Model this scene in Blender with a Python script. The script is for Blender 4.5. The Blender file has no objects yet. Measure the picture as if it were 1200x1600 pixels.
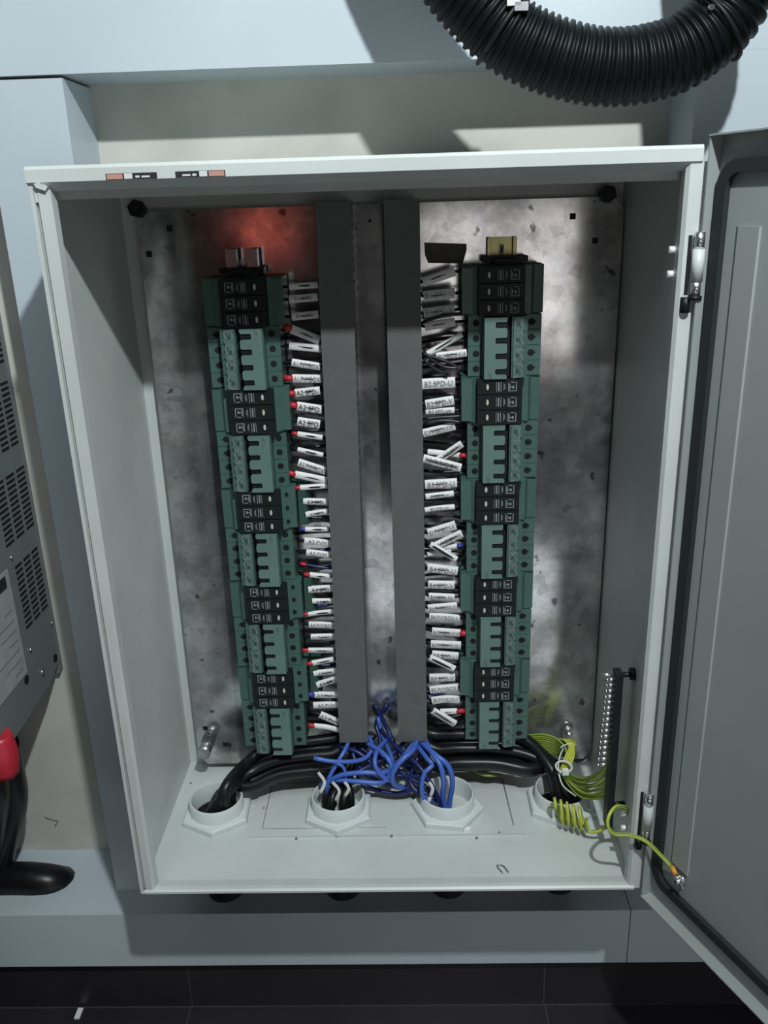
import bpy, bmesh, math, random
from mathutils import Vector, Matrix
random.seed(7)
C = bpy.context.scene.collection
sc = bpy.context.scene
# ---------------------------------------------------------------- camera
FPX = 1335.863
CAM = Vector((0.036, -0.8207, 0.7826))
_r = Vector((0.9994, 0.0182, -0.0295)); _u = Vector((0.0216, 0.3372, 0.9412)); _f = Vector((-0.0271, 0.9412, -0.3367))
_f.normalize(); _r = (_r - _f * _r.dot(_f)).normalized(); _u = _r.cross(_f)
cam = bpy.data.objects.new('camera', bpy.data.cameras.new('camera')); C.objects.link(cam)
cam.matrix_world = Matrix(((_r.x, _u.x, -_f.x, CAM.x), (_r.y, _u.y, -_f.y, CAM.y), (_r.z, _u.z, -_f.z, CAM.z), (0, 0, 0, 1)))
cam.data.sensor_fit = 'VERTICAL'; cam.data.sensor_height = 24.0; cam.data.lens = 24.0 * FPX / 1600.0
cam.data.clip_start = 0.01
sc.camera = cam
# ---------------------------------------------------------------- world, lamps, exposure
w = bpy.data.worlds.new('world'); sc.world = w; w.use_nodes = True
bg = w.node_tree.nodes['Background']; bg.inputs[0].default_value = (0.72, 0.95, 1.0, 1); bg.inputs[1].default_value = 0.009

def light(name, kind, loc, energy, col, size=0.05, aim=None, size_y=None, spread=None):
    d = bpy.data.lights.new(name, kind); d.energy = energy; d.color = col
    if kind == 'POINT': d.shadow_soft_size = size
    if kind == 'AREA':
        d.size = size
        if size_y: d.shape = 'RECTANGLE'; d.size_y = size_y
        if spread: d.spread = spread
    o = bpy.data.objects.new(name, d); C.objects.link(o); o.location = loc
    if aim: o.rotation_euler = (Vector(aim) - Vector(loc)).to_track_quat('-Z', 'Y').to_euler()
    return o
key = light('ceiling_lamp_light', 'SPOT', (0.285, -0.93, 1.66), 86, (0.93, 0.99, 1.0), 0.022, (0.0, 0.10, 0.80))
key.data.spot_size = math.radians(112); key.data.spot_blend = 1.0; key.data.shadow_soft_size = 0.022
light('plate_reflection_fill', 'AREA', (0.36, -1.30, 0.55), 1.1, (1.0, 0.96, 0.95), 0.54, (0.36, 0, 0.55), 0.42)  # unseen area light, added for the bright reflection on the mounting plate
light('overhead_fill_light', 'AREA', (0.05, -0.85, 2.35), 12, (0.90, 0.97, 1.0), 1.8, (-0.1, 0.1, 0.2), 0.7)  # soft overhead fill, added to lift the shaded outer faces
light('low_front_fill_light', 'AREA', (0.40, -0.72, -0.30), 2.5, (0.90, 0.97, 1.0), 1.7, (-0.1, 0.15, 0.1), 0.45)  # low front fill, added to brighten the lower parts
light('red_reflection_fill', 'AREA', (-0.39, -1.5, 0.73), 0.07, (1.0, 0.20, 0.14), 0.10, (-0.2, 0, 0.76))  # unseen red light, added to tint a patch of the plate
sc.view_settings.view_transform = 'Standard'; sc.view_settings.look = 'None'
sc.view_settings.gamma = 1.0; sc.view_settings.use_curve_mapping = False
sc.view_settings.exposure = 0.0

# ---------------------------------------------------------------- point helpers (a pixel's ray met with a real plane)
def _ray(x, y): return _f + _r * ((x - 600) / FPX) - _u * ((y - 800) / FPX)
def PY(x, y, Y):
    d = _ray(x, y); return CAM + d * ((Y - CAM.y) / d.y)
def PZ(x, y, Z):
    d = _ray(x, y); return CAM + d * ((Z - CAM.z) / d.z)
def PX(x, y, X):
    d = _ray(x, y); return CAM + d * ((X - CAM.x) / d.x)

# ---------------------------------------------------------------- materials
def mat(name, col, rough=0.5, metal=0.0, nscale=0, namt=0.0, col2=None, spec=0.5, bump=0.0, lo=0.35, hi=0.65, coat=0):
    m = bpy.data.materials.new(name); m.use_nodes = True
    nt = m.node_tree; b = nt.nodes['Principled BSDF']
    b.inputs['Base Color'].default_value = (*col, 1); b.inputs['Roughness'].default_value = rough
    b.inputs['Metallic'].default_value = metal; b.inputs['Specular IOR Level'].default_value = spec
    if coat: b.inputs['Coat Weight'].default_value = coat
    if nscale:
        tc = nt.nodes.new('ShaderNodeTexCoord'); n = nt.nodes.new('ShaderNodeTexNoise')
        n.inputs['Scale'].default_value = nscale; n.inputs['Detail'].default_value = 6
        nt.links.new(tc.outputs['Object'], n.inputs['Vector'])
        r = nt.nodes.new('ShaderNodeValToRGB')
        c2 = col2 if col2 else tuple(c * (1 - namt) for c in col)
        r.color_ramp.elements[0].position = lo; r.color_ramp.elements[0].color = (*c2, 1)
        r.color_ramp.elements[1].position = hi; r.color_ramp.elements[1].color = (*col, 1)
        nt.links.new(n.outputs['Fac'], r.inputs['Fac']); nt.links.new(r.outputs['Color'], b.inputs['Base Color'])
        if bump:
            bp = nt.nodes.new('ShaderNodeBump'); bp.inputs['Strength'].default_value = bump; bp.inputs['Distance'].default_value = 0.002
            nt.links.new(n.outputs['Fac'], bp.inputs['Height']); nt.links.new(bp.outputs['Normal'], b.inputs['Normal'])
    return m

def galv(name, base, dark, rough, metal):
    m = bpy.data.materials.new(name); m.use_nodes = True
    nt = m.node_tree; b = nt.nodes['Principled BSDF']; L = nt.links.new
    tc = nt.nodes.new('ShaderNodeTexCoord')
    v = nt.nodes.new('ShaderNodeTexVoronoi'); v.inputs['Scale'].default_value = 70
    n = nt.nodes.new('ShaderNodeTexNoise'); n.inputs['Scale'].default_value = 14; n.inputs['Detail'].default_value = 8; n.inputs['Roughness'].default_value = 0.65
    s = nt.nodes.new('ShaderNodeTexNoise'); s.inputs['Scale'].default_value = 45; s.inputs['Detail'].default_value = 2
    for q in (v, n, s): L(tc.outputs['Object'], q.inputs['Vector'])
    r1 = nt.nodes.new('ShaderNodeValToRGB'); r1.color_ramp.elements[0].position = .38; r1.color_ramp.elements[0].color = (*dark, 1)
    r1.color_ramp.elements[1].position = .62; r1.color_ramp.elements[1].color = (*base, 1)
    L(n.outputs['Fac'], r1.inputs['Fac'])
    mx = nt.nodes.new('ShaderNodeMixRGB'); mx.blend_type = 'MULTIPLY'; mx.inputs[0].default_value = .35
    L(r1.outputs['Color'], mx.inputs[1]); L(v.outputs['Color'], mx.inputs[2])
    hs = nt.nodes.new('ShaderNodeHueSaturation'); hs.inputs['Saturation'].default_value = .12
    L(mx.outputs[0], hs.inputs['Color'])
    r2 = nt.nodes.new('ShaderNodeValToRGB'); r2.color_ramp.elements[0].position = .27; r2.color_ramp.elements[0].color = (.12, .12, .12, 1)
    r2.color_ramp.elements[1].position = .31; r2.color_ramp.elements[1].color = (1, 1, 1, 1); L(s.outputs['Fac'], r2.inputs['Fac'])
    m2 = nt.nodes.new('ShaderNodeMixRGB'); m2.blend_type = 'MULTIPLY'; m2.inputs[0].default_value = .8
    L(hs.outputs['Color'], m2.inputs[1]); L(r2.outputs['Color'], m2.inputs[2])
    L(m2.outputs[0], b.inputs['Base Color'])
    b.inputs['Metallic'].default_value = metal; b.inputs['Roughness'].default_value = rough
    return m

def tile(name, col, grout, x0, px, y0, py, bothaxes=True):
    m = mat(name, col, .38, nscale=6, namt=.35)
    nt = m.node_tree; L = nt.links.new; b = nt.nodes['Principled BSDF']
    src = b.inputs['Base Color'].links[0].from_socket
    tc = nt.nodes.new('ShaderNodeTexCoord'); sp = nt.nodes.new('ShaderNodeSeparateXYZ'); L(tc.outputs['Object'], sp.inputs[0])
    def line(out, o, p):
        a = nt.nodes.new('ShaderNodeMath'); a.operation = 'SUBTRACT'; L(out, a.inputs[0]); a.inputs[1].default_value = o - p / 2
        c = nt.nodes.new('ShaderNodeMath'); c.operation = 'PINGPONG'; L(a.outputs[0], c.inputs[0]); c.inputs[1].default_value = p / 2
        d = nt.nodes.new('ShaderNodeMath'); d.operation = 'GREATER_THAN'; L(c.outputs[0], d.inputs[0]); d.inputs[1].default_value = p / 2 - .0011
        return d.outputs[0]
    f = line(sp.outputs['X'], x0, px)
    if bothaxes:
        g = line(sp.outputs['Y'], y0, py); mxm = nt.nodes.new('ShaderNodeMath'); mxm.operation = 'MAXIMUM'
        L(f, mxm.inputs[0]); L(g, mxm.inputs[1]); f = mxm.outputs[0]
    mx = nt.nodes.new('ShaderNodeMixRGB'); L(f, mx.inputs[0]); L(src, mx.inputs[1]); mx.inputs[2].default_value = (*grout, 1)
    L(mx.outputs[0], b.inputs['Base Color'])
    return m

M = dict(
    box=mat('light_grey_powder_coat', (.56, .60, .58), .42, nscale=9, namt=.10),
    boxin=mat('dimmed_powder_coat_door', (.32, .355, .345), .5, nscale=6, namt=.10),  # darker copy of the box coat, the door's dimmer light put into colour
    frame=mat('pale_blue_grey_paint', (.50, .575, .62), .45, nscale=5, namt=.06),
    wall=mat('stained_cream_wall', (.60, .60, .55), .75, nscale=7, col2=(.47, .47, .43), lo=.3, hi=.55),
    galv=galv('galvanised_steel', (.62, .61, .60), (.30, .31, .32), .15, .85),
    duct=mat('grey_pvc', (.108, .114, .112), .6, nscale=60, namt=.10),
    green=mat('teal_green_plastic', (.060, .130, .106), .42, nscale=30, namt=.12),
    green2=mat('pale_teal_plastic', (.115, .200, .172), .40, nscale=30, namt=.10),
    green3=mat('weathered_pale_label', (.13, .20, .175), .5, nscale=260, namt=.45),
    darkgreen=mat('dark_green_plastic', (.030, .082, .062), .45, nscale=30, namt=.15),
    black=mat('black_plastic', (.008, .011, .012), .45, spec=.3),
    cart=mat('charcoal_cartridge', (.009, .013, .013), .5, spec=.25),
    hole=mat('dark_opening', (.002, .003, .003), .8),
    print=mat('grey_print', (.22, .25, .24), .6),
    window=mat('cream_window', (.50, .50, .42), .5),
    white=mat('white_sleeve', (.80, .80, .79), .5, nscale=90, namt=.14, lo=.3, hi=.5),
    ink=mat('black_ink', (.03, .03, .035), .7),
    ink2=mat('faded_ink', (.22, .22, .23), .7),
    blackwire=mat('black_cable_sheath', (.006, .007, .008), .34, spec=.35),
    blackfine=mat('black_wire', (.012, .013, .016), .35),
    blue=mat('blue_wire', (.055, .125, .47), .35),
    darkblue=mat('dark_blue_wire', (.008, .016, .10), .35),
    red=mat('red_plastic', (.50, .025, .045), .4),
    bluef=mat('blue_ferrule', (.03, .05, .28), .4),
    yel=mat('yellow_insulation', (.46, .50, .06), .4),
    grn=mat('green_insulation', (.10, .20, .035), .4),
    orange=mat('orange_ferrule', (.65, .30, .03), .4),
    steel=mat('bright_steel', (.75, .76, .76), .22, .95),
    zinc=mat('zinc_steel', (.50, .51, .52), .32, .9, nscale=80, namt=.25),
    zincw=mat('bright_zinc', (.85, .86, .86), .35, .3),
    brass=mat('yellow_chromate_steel', (.46, .42, .20), .35, .7, nscale=40, namt=.3),
    tapem=mat('olive_tape', (.115, .110, .080), .7, nscale=60, namt=.25),
    gasket=mat('black_foam_gasket', (.014, .018, .019), .85),
    hose=mat('black_corrugated_plastic', (.004, .006, .007), .42, spec=.18),
    gland=mat('pale_grey_gland_plastic', (.60, .65, .64), .4),
    inv=mat('dark_grey_paint', (.18, .205, .21), .5, nscale=20, namt=.08),
    lab=mat('silver_label', (.42, .44, .44), .4, nscale=40, namt=.15),
    skirt=tile('dark_skirting_tile', (.026, .023, .028), (.05, .045, .05), -.3085, .5345, 0, 1, False),
    floor=tile('dark_floor_tile', (.030, .026, .030), (.06, .055, .055), -.3105, .5385, .1485, .5385),
    sred=mat('sticker_red', (.48, .25, .20), .5), sblk=mat('sticker_black', (.02, .02, .025), .5), swht=mat('sticker_white', (.62, .63, .62), .5),
    clear=mat('clear_cable_tie', (.62, .64, .62), .3),
    scuff=mat('grey_scuff', (.16, .17, .17), .6),
    bag=mat('white_scrap', (.80, .80, .80), .35),
)

# ---------------------------------------------------------------- object helpers
def setp(o, label=None, cat=None, group=None, kind=None):
    if label: o['label'] = label
    if cat: o['category'] = cat
    if group: o['group'] = group
    if kind: o['kind'] = kind
    return o
def link(name, me, parent=None, loc=None):
    o = bpy.data.objects.new(name, me); C.objects.link(o)
    if parent: o.parent = parent
    if loc is not None: o.location = loc
    return o
def thing(name, label, cat, loc=(0, 0, 0), group=None):
    return setp(link(name, None, None, loc), label, cat, group)
def finish(bm, name, mats, parent=None, smooth=False, bevel=0, loc=None, autos=None):
    if bevel:
        bmesh.ops.bevel(bm, geom=[e for e in bm.edges if e.is_manifold and e.calc_face_angle(0) > .6], offset=bevel, segments=2, affect='EDGES', profile=.6)
    bmesh.ops.recalc_face_normals(bm, faces=bm.faces)
    me = bpy.data.meshes.new(name); bm.to_mesh(me); bm.free()
    if not isinstance(mats, (list, tuple)): mats = [mats]
    for m in mats: me.materials.append(m)
    if smooth:
        for p in me.polygons: p.use_smooth = True
    if autos:
        for p in me.polygons: p.use_smooth = True
        try: me.set_sharp_from_angle(angle=autos)
        except Exception: pass
    return link(name, me, parent, loc)
def box(bm, x0, x1, y0, y1, z0, z1, mi=0):
    vs = [bm.verts.new((x, y, z)) for x in (x0, x1) for y in (y0, y1) for z in (z0, z1)]
    for idx in ((0, 1, 3, 2), (4, 6, 7, 5), (0, 4, 5, 1), (2, 3, 7, 6), (0, 2, 6, 4), (1, 5, 7, 3)):
        f = bm.faces.new([vs[i] for i in idx]); f.material_index = mi
def obox(name, m, x0, x1, y0, y1, z0, z1, parent=None, bevel=0, loc=None):
    bm = bmesh.new(); box(bm, x0, x1, y0, y1, z0, z1); return finish(bm, name, m, parent, bevel=bevel, loc=loc)
def prism(bm, pts, y0, y1, axis='y', mi=0):
    """extrude a polygon; axis tells the direction of extrusion; pts are the two other coordinates in order"""
    def v(p, t):
        if axis == 'y': return (p[0], t, p[1])
        if axis == 'z': return (p[0], p[1], t)
        return (t, p[0], p[1])
    a = [bm.verts.new(v(p, y0)) for p in pts]; b = [bm.verts.new(v(p, y1)) for p in pts]
    n = len(pts); f = bm.faces.new(a); f.material_index = mi; f = bm.faces.new(b[::-1]); f.material_index = mi
    for i in range(n):
        f = bm.faces.new((a[i], b[i], b[(i + 1) % n], a[(i + 1) % n])); f.material_index = mi
def cyl(bm, p, q, r, r2=None, n=16, mi=0, caps=True):
    p = Vector(p); q = Vector(q); d = (q - p).normalized(); r2 = r if r2 is None else r2
    a = d.orthogonal().normalized(); b = d.cross(a)
    A = [bm.verts.new(p + (a * math.cos(t) + b * math.sin(t)) * r) for t in [2 * math.pi * i / n for i in range(n)]]
    B = [bm.verts.new(q + (a * math.cos(t) + b * math.sin(t)) * r2) for t in [2 * math.pi * i / n for i in range(n)]]
    for i in range(n):
        f = bm.faces.new((A[i], A[(i + 1) % n], B[(i + 1) % n], B[i])); f.material_index = mi; f.smooth = True
    if caps:
        for R_ in (A[::-1], B):
            f = bm.faces.new(R_); f.material_index = mi
def lathe(bm, prof, c, n=40, mi=0, closed=True):
    """profile of (r, z) around vertical axis through c"""
    rings = [[bm.verts.new((c[0] + r * math.cos(2 * math.pi * i / n), c[1] + r * math.sin(2 * math.pi * i / n), c[2] + z)) for i in range(n)] for r, z in prof]
    m = len(rings)
    for k in range(m if closed else m - 1):
        A, B = rings[k], rings[(k + 1) % m]
        for i in range(n):
            f = bm.faces.new((A[i], A[(i + 1) % n], B[(i + 1) % n], B[i])); f.material_index = mi
def smoothpath(pts, step):
    pts = [Vector(p) for p in pts]; P = [pts[0] * 2 - pts[1]] + pts + [pts[-1] * 2 - pts[-2]]; out = []
    for i in range(1, len(P) - 2):
        a, b, c, d = P[i - 1:i + 3]; n = max(2, int((c - b).length / step))
        for k in range(n):
            t = k / n
            out.append(.5 * ((2 * b) + (c - a) * t + (2 * a - 5 * b + 4 * c - d) * t * t + (3 * b - a - 3 * c + d) * t ** 3))
    out.append(pts[-1]); return out
def sweep(bm, path, rad, n=10, mi=0, stripe=None, twist=0.0, caps=True, flat=None):
    """tube along path; rad number or function(arc length); stripe = (material a, b) by angle; flat = (ratio, normal)"""
    T = []
    for i in range(len(path)):
        a = path[max(i - 1, 0)]; b = path[min(i + 1, len(path) - 1)]; T.append((b - a).normalized())
    nrm = T[0].orthogonal().normalized()
    if flat: nrm = (Vector(flat[1]) - T[0] * T[0].dot(Vector(flat[1]))).normalized()
    prev = None; s = 0
    for i, p in enumerate(path):
        if i: s += (p - path[i - 1]).length
        nrm = (nrm - T[i] * nrm.dot(T[i])).normalized(); bn = T[i].cross(nrm)
        r = rad(s) if callable(rad) else rad
        ring = []
        for k in range(n):
            t = 2 * math.pi * k / n + twist * s
            ring.append(bm.verts.new(p + nrm * (math.cos(t) * r * (flat[0] if flat else 1)) + bn * (math.sin(t) * r)))
        if prev:
            for k in range(n):
                f = bm.faces.new((prev[k], prev[(k + 1) % n], ring[(k + 1) % n], ring[k])); f.smooth = True
                f.material_index = (stripe[1] if k % 4 == 2 else stripe[0]) if stripe else mi
        elif caps: bm.faces.new(ring[::-1]).material_index = mi
        prev = ring
    if caps: bm.faces.new(prev).material_index = mi
def tubeobj(name, pts, r, m, parent=None, n=10, step=.006, stripe=False, smooth=True):
    bm = bmesh.new(); path = smoothpath(pts, step) if len(pts) > 2 else [Vector(p) for p in pts]
    sweep(bm, path, r, n, stripe=(0, 1) if stripe else None, twist=0.0)
    bmesh.ops.recalc_face_normals(bm, faces=bm.faces)
    me = bpy.data.meshes.new(name); bm.to_mesh(me); bm.free()
    for q in (m if isinstance(m, (list, tuple)) else [m]): me.materials.append(q)
    return link(name, me, parent)
_tc = {}
def textmesh(s, size, m):
    k = (s, size, m.name)
    if k not in _tc:
        cu = bpy.data.curves.new('lettering', 'FONT'); cu.body = s; cu.size = size; cu.align_x = 'CENTER'; cu.align_y = 'CENTER'
        cu.resolution_u = 2; cu.extrude = 0.00008; cu.offset = -size * .004
        o = bpy.data.objects.new('tmp', cu); C.objects.link(o)
        dg = bpy.context.evaluated_depsgraph_get(); me = bpy.data.meshes.new_from_object(o.evaluated_get(dg))
        bpy.data.objects.remove(o); me.materials.clear(); me.materials.append(m); me.name = 'lettering'; _tc[k] = me
    return _tc[k]
def copy_tree(o, parent=None):
    c = o.copy(); C.objects.link(c)
    if parent: c.parent = parent
    for ch in [x for x in bpy.data.objects if x.parent == o]: copy_tree(ch, c)
    return c

# ================================================================ SETTING
def struct(name, m, x0, x1, y0, y1, z0, z1, bevel=0):
    return setp(obox(name, m, x0, x1, y0, y1, z0, z1, bevel=bevel), kind='structure')
YF = .137; YU = .180; WY = .271
struct('wall_back', M['wall'], -1.6, 1.6, WY, WY + .05, -.36, 1.9)
struct('trim_1', M['frame'], -1.6, 1.6, YU, WY + .001, .924, 1.32, .0012)          # upper beam
struct('trim_2', M['frame'], -.4085, -.3195, YU, WY + .001, -.2000, .9205, .0015)    # left post
struct('trim_3', M['frame'], .349, .47, YU, WY + .001, -.265, .9241, .0012)        # right post
struct('trim_4', M['frame'], -1.6, .3405, YF, WY + .001, -.265, -.168, .0012)
struct('trim_5', M['frame'], .3418, 1.6, YF, WY + .001, -.265, -.168, .0012)       # sill beyond the seam      # lower beam
struct('baseboard_back', M['skirt'], -1.6, 1.6, .15, WY + .03, -.36, -.2655)
struct('floor', M['floor'], -1.6, 1.6, -2.2, .30, -.40, -.36)

# ================================================================ ENCLOSURE
HZ = .8255; BD = .261
enc = thing('electrical_enclosure', 'large open light grey steel electrical enclosure mounted in the wall frame', 'electrical box', (0, 0, 0))
bm = bmesh.new(); t = .0018
box(bm, -.3, -.3 + t, .004, BD, 0, HZ); box(bm, .3 - t, .3, .004, BD, 0, HZ)
box(bm, -.3, .3, BD - t, BD, 0, HZ); box(bm, -.3, .3, .002, BD, HZ - t, HZ)
# floor with four openings is built as one sheet
finish(bm, 'body', M['box'], enc, bevel=0)
GL = [(-.2335, .143), (-.066, .141), (.082, .143), (.238, .152)]
bm = bmesh.new()
def floor_sheet(bm, z0, z1, holes, r):
    n = 24; xs = [-.3 + t]
    for i, (cx, cy) in enumerate(holes): xs.append((cx + holes[i + 1][0]) / 2 if i < len(holes) - 1 else .3 - t)
    for z, flip in ((z0, True), (z1, False)):
        for i, (cx, cy) in enumerate(holes):
            xa, xb, ya, yb = xs[i], xs[i + 1], 0.0, BD - t
            O = []; I = []
            for k in range(n):
                a = 2 * math.pi * k / n; c, s_ = math.cos(a), math.sin(a)
                tt = min(((xb - cx) / c if c > 1e-6 else (xa - cx) / c if c < -1e-6 else 9), ((yb - cy) / s_ if s_ > 1e-6 else (ya - cy) / s_ if s_ < -1e-6 else 9))
                O.append(bm.verts.new((cx + c * tt, cy + s_ * tt, z))); I.append(bm.verts.new((cx + c * r, cy + s_ * r, z)))
            for k in range(n): bm.faces.new((O[k], O[(k + 1) % n], I[(k + 1) % n], I[k]))
            # corners
            for qx, qy in ((xa, ya), (xb, ya), (xa, yb), (xb, yb)):
                cv = bm.verts.new((qx, qy, z)); near = sorted(range(n), key=lambda k: (O[k].co - cv.co).length)[:2]
                best = None
                for k in range(n):
                    a, b = O[k].co, O[(k + 1) % n].co
                    if (abs(a.x - qx) < 1e-5 or abs(b.x - qx) < 1e-5) and (abs(a.y - qy) < 1e-5 or abs(b.y - qy) < 1e-5): best = k
                if best is not None:
                    bm.faces.new((O[best], cv, O[(best + 1) % n]))
floor_sheet(bm, 0.0, 0.0018, GL, .034)
finish(bm, 'bottom_panel', M['box'], enc)
# front rim: outer flange, rain gutter and raised lip
bm = bmesh.new()
box(bm, -.3, -.2962, .001, .016, 0, .8135)                 # outer flange left
box(bm, -.2965, -.2915, .0055, .016, .004, .800); box(bm, -.2965, -.2915, .001, .016, .795, .812)            # gutter floor left
prism(bm, [(-.2925, 0), (-.2845, 0), (-.2820, .004), (-.2815, .016), (-.2925, .016)], 0.002, .8135, 'z')
finish(bm, 'left_rim', M['box'], enc, bevel=.0006)
bm = bmesh.new()
prism(bm, [(.3105, 0), (.2935, 0), (.2905, .004), (.2905, .016), (.3105, .016)], 0.002, .8115, 'z')
finish(bm, 'right_rim', M['box'], enc, bevel=.0006)
bm = bmesh.new()
prism(bm, [(0.0, HZ), (-.002, HZ - .003), (-.002, .8118), (0, .8105), (.0100, .8045), (.0200, .8045), (.0200, .7970), (.0212, .7970), (.0220, .8100), (.0260, .8100), (.0260, HZ)], -.3008, .3035, 'x')  # inner return flange added to cast the interior shadow lower
finish(bm, 'top_rim', M['box'], enc, bevel=.0008)
bm = bmesh.new()
prism(bm, [(0.0, .0), (-.002, .0015), (-.002, .0042), (.0005, .0062), (.006, .0060), (.020, .0022), (.030, .0019), (.030, 0)], -.2935, .2985, 'x')
finish(bm, 'bottom_rim', M['box'], enc, bevel=.0007)
# weld nick in the upper left corner of the rim
bm = bmesh.new(); prism(bm, [(-.2935, .8105), (-.2895, .8118), (-.2815, .8075), (-.2835, .8045), (-.2920, .8075)], -.0036, .004, 'y')
finish(bm, 'corner_weld', M['box'], enc, bevel=.0012)
obox('weld_gap', M['hole'], -.2945, -.2905, -.0022, .002, .8082, .8098, enc)
# removable gland plate: thin panel with a groove around it
bm = bmesh.new(); box(bm, -.182, .182, .094, .224, .0015, .0050); finish(bm, 'gland_plate', M['box'], enc, bevel=.0028)
for a, b, r in (((-.1665, .108), (-.1665, .202), .0006), ((-.1665, .108), (.0, .108), .0004), ((.168, .110), (.164, .206), .0010), ((.164, .2065), (.045, .2065), .0007), ((-.166, .202), (-.09, .205), .0005)):
    bm = bmesh.new(); cyl(bm, (a[0], a[1], .0049), (b[0], b[1], .0049), r, n=6); finish(bm, 'panel_seam', M['scuff'], enc)
for q in ((612, 1306), (745, 1309), (780, 1301), (412, 1263), (463, 1310), (298, 1224)):
    p = PZ(*q, .0048 if q[0] > 400 else .0018); bm = bmesh.new(); cyl(bm, p, p + Vector((0, 0, .0008)), .0016, n=8); finish(bm, 'rivet', M['scuff'], enc)
# stud bolts at the four corners of the back
for q, bright in (((322, 1168), 1), ((890, 1150), 1), ((210, 326), 0), ((952, 303), 0)):
    p = PY(*q, .225); bm = bmesh.new(); cyl(bm, (p.x, .259, p.z), (p.x, .222, p.z), .0052, n=12); cyl(bm, (p.x, .238, p.z), (p.x, .2305, p.z), .0105, n=6)
    cyl(bm, (p.x, .2305, p.z), (p.x, .2290, p.z), .0085, n=16)
    finish(bm, 'mounting_stud', M['steel'] if bright else M['black'], enc)
p = PY(321, 1178, .20); bm = bmesh.new(); cyl(bm, (p.x - .004, .236, p.z - .004), (p.x - .004, .205, p.z - .004), .009, n=16); finish(bm, 'stud_cap', M['zinc'], enc)
# hinge bolts on the right inner wall
for q in ((1063, 390), (1060, 428), (984, 1271), (984, 1293)):
    p = PX(*q, .296); bm = bmesh.new(); cyl(bm, (.2985, p.y, p.z), (.2935, p.y, p.z), .0042, n=6); cyl(bm, (.2935, p.y, p.z), (.2850, p.y, p.z), .0034, n=10)
    finish(bm, 'hinge_bolt', M['zincw'], enc)
# spacer brackets that hold the enclosure off the wall
for x in (-.22, .22):
    for z in (.08, .74): obox('wall_bracket', M['zinc'], x - .02, x + .02, BD, WY, z - .02, z + .02, enc)
# two warning stickers along the upper rim
def sticker(x0, x1, y, flip, lab):
    a = PY(x0, y, -.0022); b = PY(x1, y, -.0022); xa, xb = a.x, b.x; z1 = .8172; z0 = .8122
    o = obox('sticker', M['sblk'], xa, xb, -.0026, -.0020, z0, z1, enc); o['label'] = lab
    w_ = xb - xa
    f = (lambda u: xa + u * w_) if not flip else (lambda u: xb - u * w_)
    def r(name, m, u0, u1, za, zb):
        q = sorted((f(u0), f(u1))); obox(name, m, q[0], q[1], -.0029, -.0025, z0 + (z1 - z0) * za, z0 + (z1 - z0) * zb, o)
    r('red_band', M['sred'], .02, .33, .05, .9); r('white_panel', M['swht'], .36, .52, .05, .95)
    r('white_lettering', M['swht'], .58, .66, .2, .55); r('white_lettering', M['swht'], .70, .86, .2, .5)
sticker(165, 245, 272, False, 'red and black warning sticker with its red end on the left')
sticker(274, 352, 270, True, 'red and black warning sticker with its red end on the right')
# a speck of solder on the floor
# ================================================================ DOOR
A = math.radians(25)
dn = Vector((math.cos(A), math.sin(A), 0)); dd = Vector((math.sin(A), -math.cos(A), 0))
HO = Vector((.3, 0, 0))
def D(d, off, z): return HO + dd * d + dn * off + Vector((0, 0, z))   # off grows towards the outer skin
def onD(x, y, off):
    o = CAM; r = _ray(x, y); h = HO + dn * off; tt = (h - o).dot(dn) / r.dot(dn); p = o + r * tt
    return (p - h).dot(dd), p.z
def dbox(bm, d0, d1, o0, o1, z0, z1, mi=0):
    vs = [bm.verts.new(D(d, o, z)) for d in (d0, d1) for o in (o0, o1) for z in (z0, z1)]
    for idx in ((0, 1, 3, 2), (4, 6, 7, 5), (0, 4, 5, 1), (2, 3, 7, 6), (0, 2, 6, 4), (1, 5, 7, 3)):
        bm.faces.new([vs[i] for i in idx]).material_index = mi
door = thing('enclosure_door', 'grey steel enclosure door swung open at the right edge, with black gasket', 'door', (0, 0, 0))
SK = .014; DW = .61; DZ0, DZ1 = -.002, .833; DH = .010
bm = bmesh.new()
dbox(bm, DH, DW, SK, SK + .0015, DZ0, DZ1)
dbox(bm, DH, DH + .0015, .001, SK, DZ0, DZ1); dbox(bm, DW - .0015, DW, 0, SK, DZ0, DZ1)
dbox(bm, DH, DW, 0, SK, DZ0, DZ0 + .0015); dbox(bm, DH, DW, 0, SK, DZ1 - .0015, DZ1)
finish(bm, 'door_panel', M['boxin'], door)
def rrect(d0, d1, z0, z1, r, n=8):
    pts = []
    for cx, cz, a0 in ((d1 - r, z1 - r, 0), (d0 + r, z1 - r, 90), (d0 + r, z0 + r, 180), (d1 - r, z0 + r, 270)):
        for k in range(n + 1):
            a = math.radians(a0 + 90 * k / n); pts.append((cx + r * math.cos(a), cz + r * math.sin(a)))
    return pts
bm = bmesh.new()
go = rrect(.0155, .585, .024, .812, .022); gi = rrect(.0265, .574, .035, .801, .013)
rings = []
for pts, off in ((go, SK), (go, SK - .006), (gi, SK - .006), (gi, SK)): rings.append([bm.verts.new(D(a, off, b)) for a, b in pts])
for k in range(3):
    n = len(go)
    for i in range(n): bm.faces.new((rings[k][i], rings[k][(i + 1) % n], rings[k + 1][(i + 1) % n], rings[k + 1][i]))
finish(bm, 'gasket', M['gasket'], door)
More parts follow.
